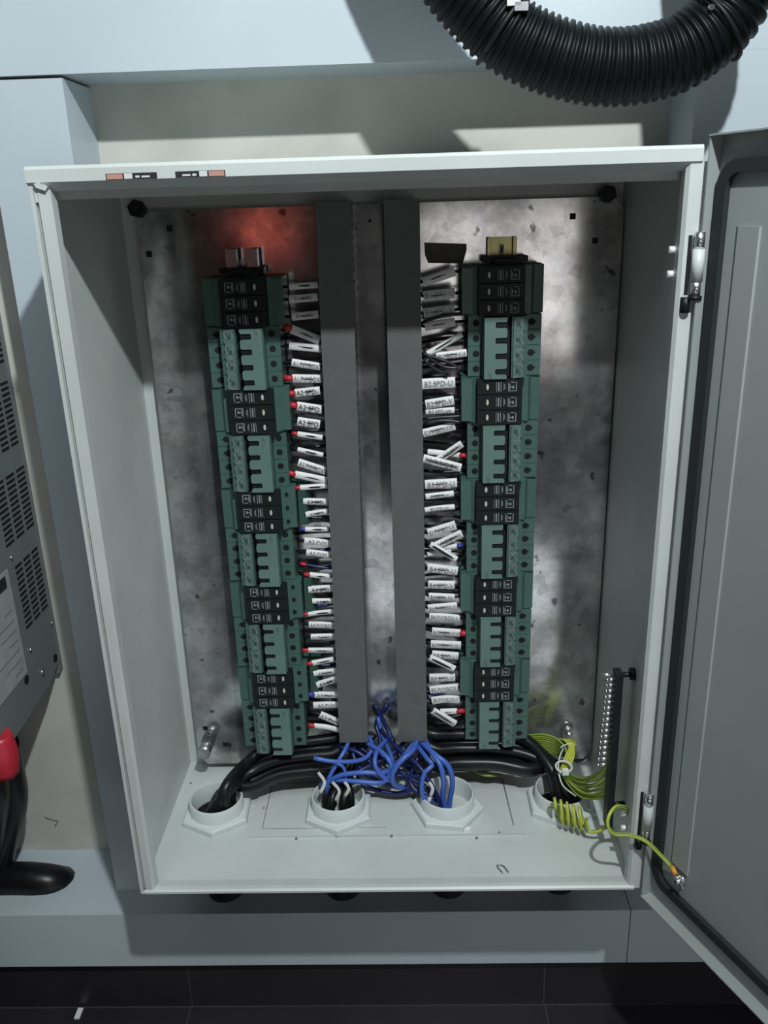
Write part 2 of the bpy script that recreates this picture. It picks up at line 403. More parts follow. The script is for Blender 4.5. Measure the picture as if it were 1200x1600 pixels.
# raised stiffener strip with side flanges
bm = bmesh.new()
sd0, sd1, sz0, sz1 = .042, .0655, .070, .757
def sp(d, o, z): return bm.verts.new(D(d, o, z))
prof = [(sd0 - .004, SK), (sd0, SK - .0022), (sd1, SK - .0022), (sd1 + .0006, SK)]
a = [sp(d, o, sz0) for d, o in prof]; b = [sp(d, o, sz1) for d, o in prof]
for i in range(3): bm.faces.new((a[i], a[i + 1], b[i + 1], b[i]))
bm.faces.new(a); bm.faces.new(b[::-1])
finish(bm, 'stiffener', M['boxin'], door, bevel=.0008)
# hinges: leaf, knuckles and pin
for ya, yb in ((362, 468), (1238, 1315)):
    pa = PY(1096, ya, -.006); pb = PY(1090 if ya < 800 else 1004, yb, -.006)
    zt, zb = pa.z, pb.z; L_ = zt - zb; hx = .3055
    h = link('hinge', None, door); h['label'] = 'concealed steel hinge near the %s of the door' % ('top' if ya < 800 else 'bottom')
    bm = bmesh.new(); cyl(bm, (hx, -.006, zb + L_ * .28), (hx, -.006, zt - L_ * .25), .0055, n=16); finish(bm, 'painted_knuckle', M['box'], h)
    for z0, z1 in ((zt - L_ * .25, zt), (zb + L_ * .06, zb + L_ * .28)):
        bm = bmesh.new(); cyl(bm, (hx, -.006, z0), (hx, -.006, z1), .0048, n=16); finish(bm, 'steel_knuckle', M['steel'], h)
    bm = bmesh.new(); cyl(bm, (hx, -.006, zb), (hx, -.006, zb + L_ * .06), .0062, n=16); cyl(bm, (hx - .007, -.002, zb - .012), (hx - .007, -.002, zb + .002), .0045, n=10); finish(bm, 'pin_end', M['black'], h)
    obox('hinge_slot', M['hole'], hx - .0085, hx - .005, -.0005, .0035, zb + .004, zt - .003, h)
# ground stud on the door
sd, sz = onD(1066, 1374, SK - .004)
bm = bmesh.new(); cyl(bm, D(sd, SK, sz), D(sd, SK - .014, sz), .0028, n=10); cyl(bm, D(sd, SK - .003, sz), D(sd, SK - .007, sz), .0058, n=6)
cyl(bm, D(sd - .004, SK - .008, sz - .001), D(sd + .006, SK - .0085, sz + .003), .0016, n=6); cyl(bm, D(sd + .001, SK - .008, sz), D(sd + .007, SK - .0085, sz - .006), .0013, n=6)
finish(bm, 'ground_stud', M['steel'], door)

# ================================================================ MOUNTING PLATE
PYF = .240
bm = bmesh.new()
pl = [(-.267, .0135), (.286, .0135), (.296, .028), (.296, .772), (.283, .7855), (-.266, .7855), (-.276, .775), (-.279, .032)]
prism(bm, pl, PYF, PYF + .003, 'y')
plate = finish(bm, 'mounting_plate', M['galv'], bevel=.0006)
setp(plate, 'galvanised steel mounting plate with spangled grey surface inside the enclosure', 'metal plate')
for q in ((265, 357), (233, 397), (321, 1138), (352, 1163), (895, 338), (930, 376), (572, 1128), (578, 345), (587, 608)):
    p = PY(*q, PYF); r = .0034 if q[0] not in (572, 578, 587) else .0015
    obox('square_hole', M['hole'], p.x - r, p.x + r, PYF - .0003, PYF + .0002, p.z - r, p.z + r, plate)
for x in (-.24, .25):
    for z in (.06, .74): obox('plate_spacer', M['zinc'], x - .012, x + .012, PYF + .003, BD - t, z - .012, z + .012, plate)
bm = bmesh.new(); pts = [PY(*q, PYF - .001) for q in ((663, 379), (729, 381), (729, 391), (723, 412), (669, 411), (664, 398))]
prism(bm, [(p.x, p.z) for p in pts], PYF - .0014, PYF, 'y')
setp(finish(bm, 'adhesive_tape', M['tapem']), 'strip of olive brown tape stuck on the galvanised plate beside the right rail top', 'tape')

# ================================================================ DIN RAILS
def rail(xc, z0, z1, m, lab):
    bm = bmesh.new(); s = .0013
    pr = [(-.0175, -.0075), (-.0135, -.0075), (-.0125, -.001), (.0125, -.001), (.0135, -.0075), (.0175, -.0075)]
    outer = [(xc + x, PYF + y) for x, y in pr]; inner = [(xc + x * .97, PYF + y - s) for x, y in reversed(pr)]
    prism(bm, outer + inner, z0, z1, 'z')
    o = finish(bm, 'din_rail', m, bevel=.0004); setp(o, lab, 'mounting rail')
    bm = bmesh.new(); box(bm, xc - .003, xc + .003, PYF - .0026, PYF - .0022, z1 - .020, z1 - .008)
    finish(bm, 'slot', M['window'], o)
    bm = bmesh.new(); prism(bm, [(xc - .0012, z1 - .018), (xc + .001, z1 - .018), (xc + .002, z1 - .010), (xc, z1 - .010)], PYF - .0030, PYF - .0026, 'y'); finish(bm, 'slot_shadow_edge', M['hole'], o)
    return o
CL, CR = -.1515, .154
rail(CL, .070, .728, M['zinc'], 'steel rail carrying the left column of breakers')
rail(CR, .075, .7445, M['brass'], 'yellow chromate steel rail end standing above the right column of breakers')

# ================================================================ CIRCUIT BREAKER
def dep(d): return -d    # depth in front of the plate, local y
def make_breaker():
    r = thing('circuit_breaker', 'x', 'circuit breaker', (0, 0, 0))
    pitch = .0178
    prof = [(-.0425, -.010), (-.0425, -.050), (-.0240, -.050), (-.0240, -.0675), (-.0062, -.0675), (-.0062, -.058), (-.0012, -.058), (-.0012, -.0675), (.0262, -.0675), (.0262, -.050), (.0425, -.050), (.0425, -.010)]
    bm = bmesh.new(); prism(bm, prof, -pitch / 2 + .00025, pitch / 2 - .00025, 'z'); proto = finish(bm, 'pole_housing', M['green'], r, bevel=.0006)
    bm = bmesh.new(); cyl(bm, (.0332, -.0490, 0), (.0332, -.0503, 0), .0039, n=14); hr = finish(bm, 'terminal_hole', M['hole'], proto)
    bm = bmesh.new(); cyl(bm, (-.0310, -.0490, 0), (-.0310, -.0503, 0), .0040, n=14); box(bm, -.036, -.031, -.0502, -.0498, -.0012, .0012); hl = finish(bm, 'terminal_hole', M['hole'], proto)
    bm = bmesh.new(); box(bm, -.0011, .0125, -.0685, -.0670, -.0043, .0043); box(bm, .000, .0115, -.0715, -.0685, -.0022, .0022)
    tg = finish(bm, 'toggle', M['black'], r, bevel=.0004)
    for i in range(4):
        z = -pitch * (i + .5)
        p = proto if i == 0 else copy_tree(proto, r); p.location = (0, 0, z)
        q = tg if i == 0 else copy_tree(tg, r); q.location = (0, 0, z)
    bm = bmesh.new()   # comb shaped cover with one slot per pole
    pts = [(.0255, -.0008)]
    H4 = pitch * 4; s = .0033
    pts = [(.0255, -.0006), (.0255, -H4 + .0006), (-.0005, -H4 + .0006)]
    for i in reversed(range(4)):
        zc = -pitch * (i + .5); lo, hi = zc - s, zc + s
        pts += [(-.0005, lo - .0020), (.0010, lo), (.0120, lo), (.0128, lo + .0012), (.0128, hi - .0012), (.0120, hi), (.0010, hi), (-.0005, hi + .0020)]
    pts += [(-.0005, -.0006)]
    prism(bm, pts, -.0735, -.0675, 'y'); cv = finish(bm, 'comb_cover', M['green2'], r, bevel=.0005)
    bm = bmesh.new(); box(bm, .0165, .0205, -.0739, -.0735, -.0125, -.0015); finish(bm, 'rating_label', M['green3'], cv)
    bm = bmesh.new()   # marking strip with a scalloped outer edge
    pts = [(-.0080, -.0004), (-.0080, -H4 + .0004)]
    for i in reversed(range(4)):
        zc = -pitch * (i + .5)
        pts += [(-.0185, zc - .0080), (-.0200, zc - .0045), (-.0190, zc - .001), (-.0200, zc + .0040), (-.0180, zc + .0078)]
    prism(bm, pts, -.0700, -.0675, 'y'); finish(bm, 'marking_strip', M['green3'], r)
    bm = bmesh.new(); box(bm, -.0062, -.0012, -.0590, -.0578, -H4 + .001, -.001); finish(bm, 'gap', M['hole'], r)
    bm = bmesh.new()
    for i in range(4):
        zc = -pitch * (i + .5); box(bm, -.0150, -.0110, -.0703, -.0700, zc - .0026, zc + .0020); box(bm, -.0165, -.0155, -.0703, -.0700, zc + .001, zc + .0055)
    finish(bm, 'printed_marks', M['darkgreen'], r)
    return r
def make_spd():
    r = thing('surge_protector', 'x', 'surge protector', (0, 0, 0))
    H3 = .0545; p3 = .0178
    prof = [(-.0440, -.010), (-.0440, -.046), (-.0330, -.047), (-.0290, -.054), (-.0190, -.054), (.0290, -.054), (.0330, -.058), (.0440, -.050), (.0500, -.046), (.0500, -.010)]
    bm = bmesh.new(); prism(bm, prof, -H3 + .0004, -.0002, 'z'); finish(bm, 'base', M['green'], r, bevel=.0009)
    bm = bmesh.new(); box(bm, .0335, .0500, -.0545, -.044, -H3 + .002, -.0018); finish(bm, 'terminal_cover', M['green'], r, bevel=.0012)
    bm = bmesh.new(); box(bm, -.0200, .0322, -.0690, -.050, -.0086, .0086); cp = finish(bm, 'cartridge', M['cart'], r, bevel=.0012)
    bm = bmesh.new()
    y0, y1 = -.0693, -.0689
    for a in ((-.0135, -.0035, .0046, .0055), (-.0135, -.0125, -.0050, .0055), (-.0045, -.0035, -.0048, .0046), (-.0115, -.0065, -.0055, -.0046), (-.0105, -.0085, -.0010, .0025), (-.0085, -.0060, .0000, .0010), (-.006, -.0052, -.0030, .0035),
              (.0045, .0053, -.0058, .0058), (.0068, .0084, -.0052, .0052), (.0098, .0104, -.0058, .0058), (.0000, .0007, -.0030, .0030), (.0012, .0018, -.0045, .0045)):
        box(bm, a[0], a[1], y0, y1, a[2], a[3])
    finish(bm, 'printed_symbol', M['print'], cp)
    bm = bmesh.new(); prism(bm, [(.0205 + .0016 * math.cos(k * math.pi / 4), .0036 * math.sin(k * math.pi / 4)) for k in range(8)], -.0695, -.0689, 'y'); finish(bm, 'status_window', M['window'], cp)
    for i in range(3):
        p = cp if i == 0 else copy_tree(cp, r); p.location = (0, 0, -H3 / 6 * (2 * i + 1))
    return r
ordn = ['topmost', 'second', 'third', 'fourth', 'lowest']
BRK = make_breaker(); SPD = make_spd()
usedB = usedS = False
def place(proto, first, x, z, rot, lab, grp):
    o = proto if first else copy_tree(proto)
    o.location = (x, PYF, z); o.rotation_euler = (0, rot, 0); o['label'] = lab; o['group'] = grp
    return o
DEV = {'L': [], 'R': []}
fb = fs = True
for k in range(5):
    zt = .655 - .1263 * k
    place(BRK, fb, CL - .0006 * k, zt, 0, 'green four-pole circuit breaker, %s breaker of the left column' % ordn[k], 'breakers on the left rail'); fb = False
    o = place(SPD, fs, CL - .0006 * k, zt + .0550, 0, 'black three-cartridge surge protector on green base, %s one of the left column' % ordn[k], 'surge protectors on the left rail'); fs = False
    DEV['L'] += [(zt + .055, 'the %s surge protector' % ordn[k]), (zt, 'the %s breaker' % ordn[k])]
    zt = .6605 - .1264 * k
    place(BRK, False, CR - .0004 * k, zt - .0712, math.pi, 'green four-pole circuit breaker, %s breaker of the right column' % ordn[k], 'breakers on the right rail')
    place(SPD, False, CR - .0004 * k, zt + .0550 - .0545, math.pi, 'black three-cartridge surge protector on green base, %s one of the right column' % ordn[k], 'surge protectors on the right rail')
    DEV['R'] += [(zt + .055, 'the %s surge protector' % ordn[k]), (zt, 'the %s breaker' % ordn[k])]
# signal plug blocks beside the lower left surge protectors
for k in (2, 3, 4):
    zt = .655 - .1263 * k + .055
    r = thing('terminal_plug', 'green three-hole terminal block plugged in beside the %s surge protector of the left column' % ordn[k], 'terminal block', (CL + .050, PYF, zt), 'terminal plugs of the left column')
    bm = bmesh.new(); prism(bm, [(.0005, -.012), (.0005, -.044), (.010, -.044), (.0145, -.036), (.0145, -.012)], -.0535, -.001, 'z'); finish(bm, 'plug_body', M['darkgreen'], r, bevel=.0008)
    for i in range(3):
        bm = bmesh.new(); cyl(bm, (-.0125, -.0535, -.009 - i * .0178), (-.0125, -.0550, -.009 - i * .0178), .0030, n=12); finish(bm, 'plug_hole', M['hole'], r)
# end clamps
def clamp(xc, z, w, lab, tabs):
    r = thing('end_clamp', lab, 'rail clamp', (xc, PYF, z), 'end clamps on the rails')
    bm = bmesh.new(); box(bm, -w, w, -.030, -.008, 0, .0065); finish(bm, 'clamp_bar', M['black'], r, bevel=.0006)
    bm = bmesh.new(); box(bm, -w * .55, w * .55, -.045, -.0085, -.004, .0045); finish(bm, 'clamp_body', M['cart'], r, bevel=.0008)
    if tabs:
        for s in (-1, 1):
            bm = bmesh.new(); box(bm, s * .0125 - .0062, s * .0125 + .0062, -.024, -.012, .0065, .0270); finish(bm, 'clamp_tab', M['zinc'], r, bevel=.001)
    return r
clamp(CL + .0005, .7135, .026, 'dark end clamp with two upright tabs above the left column', True)
clamp(CR + .002, .7175, .026, 'flat black end clamp under the yellow rail end of the right column', False)

# ================================================================ WIRING DUCTS
def duct(xt, xb, w, lab):
    r = thing('wiring_duct', lab, 'wiring duct', (xb, PYF, .090), 'grey vertical wiring ducts'); z1 = .789 - .090; sh = (xt - xb) / z1
    def bx(bm, x0, x1, y0, y1, za, zb):
        n0 = len(bm.verts); box(bm, x0, x1, y0, y1, za, zb); bm.verts.ensure_lookup_table()
        for v in bm.verts[n0:]: v.co.x += sh * v.co.z
    bm = bmesh.new(); bx(bm, -w, w, -.0018, -.0002, 0, z1)
    for s in (-1, 1):
        x0, x1 = sorted((s * w, s * (w - .0016))); bx(bm, x0, x1, -.018, -.0002, 0, z1)
        k = 0
        while k * .0125 + .008 < z1:
            bx(bm, x0, x1, -.0590, -.018, k * .0125, k * .0125 + .0080); k += 1
    finish(bm, 'slotted_channel', M['duct'], r)
    bm = bmesh.new(); bx(bm, -w - .0008, w + .0008, -.0620, -.0595, 0, z1); bx(bm, -w - .0008, -w, -.0595, -.054, 0, z1); bx(bm, w, w + .0008, -.0595, -.054, 0, z1)
    finish(bm, 'duct_cover', M['duct'], r, bevel=.0005)
duct(-.0385, -.0441, .0188, 'grey plastic wiring duct with plain cover, left of the two')
duct(.0372, .0368, .0190, 'grey plastic wiring duct with plain cover, right of the two')

# ================================================================ LABELLED WIRES
WY0 = .197
def dev_name(side, z):
    best = [d for d in DEV[side] if d[0] > z]
    return min(best, key=lambda d: d[0])[1] if best else DEV[side][0][1]
cnt = {}
rank = ['first', 'second', 'third', 'fourth', 'fifth', 'sixth', 'seventh', 'eighth']
def sleeve_wire(side, x0, y0, x1, y1, h, end=None, text=None, blue=False, depth=0.0, bend=0, size=None, plain=False, dk='ink2'):
    Y = WY0 - depth
    a, b = PY(x0, y0, Y), PY(x1, y1, Y); zc = (a.z + b.z) / 2
    dv = dev_name(side, zc); cnt[(side, dv)] = cnt.get((side, dv), 0) + 1; n = cnt[(side, dv)]
    sw = 'left' if side == 'L' else 'right'
    look = 'white-sleeved wire'
    if end == 'red': look += ' with red end'
    if end == 'blue': look += ' with blue end'
    if plain: look = 'bare blue wire'
    lab = '%s, %s down beside the %s %s' % (look, rank[n - 1], sw + ' column\'s', dv.replace('the ', ''))
    r = thing('marked_wire', lab, 'wire', (a.x, a.y, a.z), 'marked wires of the %s column' % sw)
    O = Vector((a.x, a.y, a.z))
    if side == 'L': ta = Vector((-.1075, .203, a.z + random.uniform(-.002, .002))); tb = Vector((-.058, .206, b.z + random.uniform(-.003, .003))); p, q = a, b
    else: ta = Vector((.1115, .203, b.z + random.uniform(-.002, .002))); tb = Vector((.0580, .206, a.z + random.uniform(-.003, .003))); p, q = b, a
    bm = bmesh.new(); sweep(bm, [v - O for v in smoothpath([ta, p, q, tb], .006)], .0019, 8)
    finish(bm, 'wire_core', M['darkblue'] if blue else M['blackfine'], r)
    pmid = (a + b) / 2 + Vector((0, -.0008, bend))
    path = smoothpath([a, pmid, b], .005) if bend else [a, a.lerp(b, .5), b]
    sc_ = (a - CAM).length / FPX; hr = h * sc_ / 2
    if not plain:
        bm = bmesh.new(); nn = 10
        sweep(bm, [v - O for v in path], hr, nn, flat=(max(.42, .0026 / hr), (0, -1, 0)))
        finish(bm, 'marker_sleeve', M['white'], r, autos=.9)
    if end:
        e = p; d = (ta - p).normalized() if (ta - p).length > .002 else Vector((-1 if side == 'L' else 1, 0, 0))
        d = (p - q).normalized(); ln = 13 * sc_ if h > 9 else 9 * sc_
        bm = bmesh.new(); cyl(bm, e - d * .001 - O, e + d * ln - O, hr * .72, hr * .72, 10)
        finish(bm, 'ferrule', M['red'] if end == 'red' else M['bluef'], r)
    if text and not plain:
        size = size or min(.0085, hr * 1.5); me = textmesh(text, size, M[dk])
        wtx = max(v.co.x for v in me.vertices) - min(v.co.x for v in me.vertices)
        ln = (b - a).length * .9; o = link('printed_text', me, r)
        ang = math.atan2(b.z - a.z, b.x - a.x); sx = min(1, ln / wtx)
        o.matrix_local = Matrix.Translation(pmid + Vector((0, -max(hr * .42, .0026) - .0003, 0)) - O) @ Matrix.Rotation(-ang, 4, 'Y') @ Matrix.Rotation(math.pi / 2, 4, 'X') @ Matrix.Diagonal((sx, 1, 1, 1))
    return r
LW = [  # x0,y0,x1,y1,height,end,text,options
 (452, 448, 497, 445, 10, None, None, {}), (452, 468, 497, 464, 12, None, 'A1.SPD', {}), (456, 495, 498, 491, 12, None, 'A1.SPD', {}),
 (455, 514, 500, 532, 14, 'red', None, {}), (452, 540, 502, 545, 12, None, None, {}), (456, 566, 501, 573, 12, None, 'A1.PVMBOX', {}),
 (457, 591, 503, 592, 13, 'red', 'A1.PVMBOX', {}), (461, 614, 500, 610, 13, 'red', 'A2 SPD-', dict(dk='ink')), (464, 634, 503, 640, 14, 'red', 'A2 SPD', dict(dk='ink')),
 (465, 658, 500, 663, 14, None, 'A2 SPD', dict(dk='ink')), (465, 678, 504, 684, 9, 'red', None, {}), (465, 702, 505, 711, 8, None, None, {}),
 (466, 722, 509, 736, 13, None, 'A2.PVMBOX', {}), (461, 741, 511, 751, 12, 'red', None, {}), (469, 762, 512, 759, 9, 'red', None, {}),
 (474, 783, 512, 784, 11, None, 'A3.SPD', dict(dk='ink')), (478, 804, 513, 799, 10, None, 'A3.SPD', {}), (477, 827, 514, 827, 8, 'blue', None, {}),
 (476, 845, 517, 850, 12, None, 'A3.PVM', dict(bend=.001)), (479, 863, 516, 868, 11, None, 'A3.PVM', dict(bend=.001)),
 (478, 882, 515, 888, 8, 'red', None, dict(blue=True, plain=True)), (484, 898, 517, 901, 9, 'red', None, {}),
 (482, 921, 520, 919, 12, None, 'A4.SPD', dict(dk='ink')), (488, 939, 522, 939, 9, None, 'A4.SPD', dict(dk='ink')), (482, 959, 523, 955, 8, 'red', None, {}),
 (483, 976, 524, 978, 11, None, 'A4.PVMBOX', dict(bend=.0012)), (486, 995, 523, 994, 10, None, 'A4.PVMBOX', {}), (482, 1016, 522, 1016, 9, 'red', 'A4.PVMBOX', {}),
 (488, 1036, 522, 1030, 9, 'red', 'A5.SPD', {}), (490, 1052, 528, 1048, 10, None, 'A5.SPD', {}), (495, 1070, 529, 1060, 11, None, 'A5 SPD', dict(dk='ink')),
 (491, 1085, 528, 1086, 11, 'blue', 'A5.PVM', {}), (490, 1102, 531, 1101, 11, None, 'A5.PVM', dict(bend=.001)), (500, 1116, 530, 1129, 12, None, 'A5.PVM', {}), (491, 1134, 530, 1141, 9, 'red', None, dict(bend=.002))]
for x0, y0, x1, y1, h, e, tx, kw in LW: sleeve_wire('L', x0, y0, x1, y1, h, e, tx, **kw)
RW = [
 (661, 441, 711, 424, 14, None, None, {}), (662, 463, 711, 458, 16, None, 'B1.SPD-U', {}), (662, 489, 710, 484, 15, None, 'B1.SPD-V', {}), (664, 510, 711, 503, 14, None, None, {}),
 (668, 553, 722, 522, 10, None, None, {}), (682, 557, 729, 551, 12, None, 'PVMBOX V/4', {}),
 (659, 600, 711, 597, 17, None, 'B2.SPD-U', {}), (665, 632, 709, 625, 15, None, 'B2.SPD-V', {}), (665, 643, 710, 641, 11, None, 'B2.SPD-W', dict(depth=-.003)),
 (661, 677, 711, 665, 14, None, 'B2.PVMBOX-V/W', {}), (685, 718, 722, 693, 12, None, 'PVMBOX-V', dict(depth=.003)), (668, 706, 718, 711, 10, 'red', None, dict(depth=-.003)),
 (661, 716, 720, 731, 14, None, 'B2.PVMBOX', dict(depth=.007)),
 (664, 757, 714, 754, 15, None, 'B3.SPD-U', {}), (665, 776, 709, 771, 10, None, 'B3.SPD-V', {}), (664, 797, 710, 792, 9, None, 'B3.SPD-W', dict(bend=.001)),
 (669, 833, 712, 820, 15, None, 'B3.PVMBOX-V', {}), (680, 853, 722, 833, 13, None, 'PVMBOX-V', dict(depth=.003)), (682, 856, 714, 853, 9, 'blue', None, dict(depth=-.002)),
 (672, 850, 713, 874, 10, None, None, dict(depth=.007)), (668, 866, 705, 860, 9, None, None, dict(depth=-.003)),
 (668, 887, 715, 892, 15, None, 'B4.SPD-U', {}), (669, 913, 710, 914, 14, None, 'B4.SPD-V', {}), (670, 931, 710, 933, 11, None, 'B4.SPD-W', {}),
 (669, 950, 714, 946, 12, None, 'B4.PVMBOX-V', {}), (671, 963, 718, 966, 12, None, 'B4.PVMBOX-V', dict(bend=.001)), (675, 986, 719, 989, 13, 'red', 'B4.PVMBOX -V3 RI', {}),
 (673, 1006, 720, 1008, 13, None, 'B4.PVMBOX -V3-IS01', {}), (675, 1022, 716, 1025, 13, None, 'B5.SPD-U', {}), (671, 1027, 710, 1045, 11, None, None, dict(depth=.006)),
 (671, 1059, 711, 1058, 14, None, 'B5.SPD-V', {}), (672, 1078, 715, 1074, 13, None, 'B5.PVMBOX', dict(bend=.001)), (675, 1095, 718, 1093, 13, None, 'B5.PVMBOX-V', dict(bend=.0025)),
 (688, 1112, 714, 1111, 10, 'red', None, {}), (676, 1110, 711, 1131, 12, None, 'B5.PVMBOX-V4', dict(depth=.006))]
for x0, y0, x1, y1, h, e, tx, kw in RW: sleeve_wire('R', x0, y0, x1, y1, h, e, tx, **kw)
# bare black wires lying behind the sleeves, one object each
bw = [((658, 505), (690, 494), (724, 490)), ((660, 550), (690, 572), (726, 576)), ((662, 553), (700, 566), (724, 580)), ((660, 655), (690, 652), (724, 650)), ((662, 662), (690, 657), (724, 660)),
      ((662, 560), (676, 574), (700, 586))]
names_bw = ['above the first marked wires of the topmost right breaker', 'looping below the topmost right sleeve to the breaker', 'crossing under the looping wire below the topmost right sleeve',
            'running straight beside the second right surge protector', 'running just under the straight one at the second right surge protector', 'short and bent near the duct edge by the topmost right breaker']
for pts, nm in zip(bw, names_bw):
    setp(tubeobj('bare_wire', [PY(x, y, .192) for x, y in pts], .0021, M['blackfine'], n=8), 'thin bare black wire ' + nm, 'wire', 'bare wires beside the right duct')
for i in range(40):   # second layer: short black wires between the terminals and the ducts
    side = 'L' if i % 2 else 'R'; z = .632 - (i // 2) * .0277 + random.uniform(-.004, .004)
    if side == 'L': a, b = Vector((-.110, .222, z)), Vector((-.060, .224, z + random.uniform(-.006, .006)))
    else: a, b = Vector((.114, .222, z)), Vector((.058, .224, z + random.uniform(-.006, .006)))
    m_ = a.lerp(b, .5) + Vector((0, -.004, random.uniform(-.003, .003)))
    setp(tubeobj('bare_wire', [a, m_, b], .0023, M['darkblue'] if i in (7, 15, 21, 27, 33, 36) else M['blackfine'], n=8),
         'thin dark wire behind the marked wires, beside the %s duct' % ('left' if side == 'L' else 'right'), 'wire', 'thin wires behind the sleeves of the %s duct' % ('left' if side == 'L' else 'right'))

# ================================================================ CABLE GLANDS
gl_names = ['far left, with the thick black cables', 'second from left, under the blue wires', 'third from left, full of blue wires', 'far right, behind the coiled ground wire']
for (cx, cy), nm in zip(GL, gl_names):
    r = thing('cable_gland', 'round pale grey fitting with hexagonal nut, ' + nm, 'cable gland', (cx, cy, .0050 if abs(cx) < .15 else .0018), 'cable glands in the enclosure floor')
    bm = bmesh.new(); lathe(bm, [(.0365, -.0005), (.0365, .0265), (.0350, .0285), (.0338, .0285), (.0325, .0260), (.0325, -.0005)], (0, 0, 0), 48)
    finish(bm, 'collar', M['gland'], r, autos=.7)
    bm = bmesh.new(); n = 6; rot = random.uniform(-.1, .1) + (.42 if abs(cx - .082) < .01 else 0)
    hexp = lambda rr, z: [bm.verts.new((rr * math.cos(k * math.pi / 3 + math.pi / 2 + rot), rr * math.sin(k * math.pi / 3 + math.pi / 2 + rot), z)) for k in range(6)]
    R4 = [hexp(.0370, 0), hexp(.0495, 0), hexp(.0495, .0075), hexp(.0470, .0100), hexp(.0375, .0100)]
    for k in range(5):
        A_, B_ = R4[k], R4[(k + 1) % 5]
        for i in range(6): bm.faces.new((A_[i], A_[(i + 1) % 6], B_[(i + 1) % 6], B_[i]))
    finish(bm, 'lock_nut', M['gland'], r, bevel=.0008)
    bm = bmesh.new(); cyl(bm, (0, 0, -.006), (0, 0, -.131), .0255, n=24); lathe(bm, [(.034, -.004), (.034, -.03), (.022, -.03), (.022, -.004)], (0, 0, 0), 24)
    finish(bm, 'conduit_stub', M['black'], r)

# ================================================================ THICK BLACK CABLES
def cable(pts, r, m, name, lab, cat, grp=None, n=12, stripe=False):
    o = tubeobj(name, pts, r, m, n=n, stripe=stripe); return setp(o, lab, cat, grp)
rnd = random.Random(3)
for i in range(9):
    row = i % 3; lay = i // 3
    gx = -.2335 + (row - 1) * .011 + .004; gy = .136 + (lay - 1) * .012
    zt = .076 - lay * .012 - row * .004; Yb = .205 - lay * .017 + row * .005
    pts = [(-.0441 + rnd.uniform(-.012, .012), .212, .088), (-.070, Yb + .004, zt + .001), (-.105, Yb, zt - .002), (-.150, Yb - .004, zt - .006), (-.188, Yb - .014, zt - .017), (-.215, gy + .012, .045 + .004 * (2 - lay) - .010 * (row == 0)), (gx + .002, gy, .012), (gx - .004, gy - .002, -.05)]
    cable(pts, .0078 + rnd.uniform(-.0006, .0008), M['blackwire'], 'power_cable', 'thick black cable arching into the far left fitting, %s %s strand' % (['rear', 'middle', 'front'][lay], ['upper', 'central', 'lower'][row]), 'cable', 'black cables into the far left fitting')
for i in range(9):
    row = i % 3; lay = i // 3
    gx = .240 + (row - 1) * .011 + .004; gy = .150 + (lay - 1) * .012
    zt = .082 - lay * .013 - row * .004; Yb = .208 - lay * .015 + row * .004
    pts = [(.0370 + rnd.uniform(-.010, .014), .214, .090), (.066, Yb + .004, zt - .004), (.100, Yb, zt - .002), (.150, Yb - .002, zt - .002), (.195, Yb - .008, zt - .008), (.226 + row * .004, gy + .020, .052 - lay * .004), (gx, gy, .014), (gx + .002, gy - .002, -.05)]
    cable(pts, .0082 + rnd.uniform(-.0006, .0008), M['blackwire'], 'power_cable', 'thick black cable arching into the far right fitting, %s %s strand' % (['rear', 'middle', 'front'][lay], ['upper', 'central', 'lower'][row]), 'cable', 'black cables into the far right fitting')
for i in range(6):
    a = i * 1.05; gx = -.066 + .016 * math.cos(a); gy = .141 + .015 * math.sin(a)
    pts = [(-.045 + rnd.uniform(-.01, .03), .205, .085), (-.055 + rnd.uniform(-.01, .02), .185, .050), (gx, gy + .008, .030), (gx, gy, -.01), (gx, gy, -.05)]
    cable(pts, .0052, M['blackwire'], 'power_cable', 'black cable dropping into the second fitting from the left', 'cable', 'black cables into the second fitting')

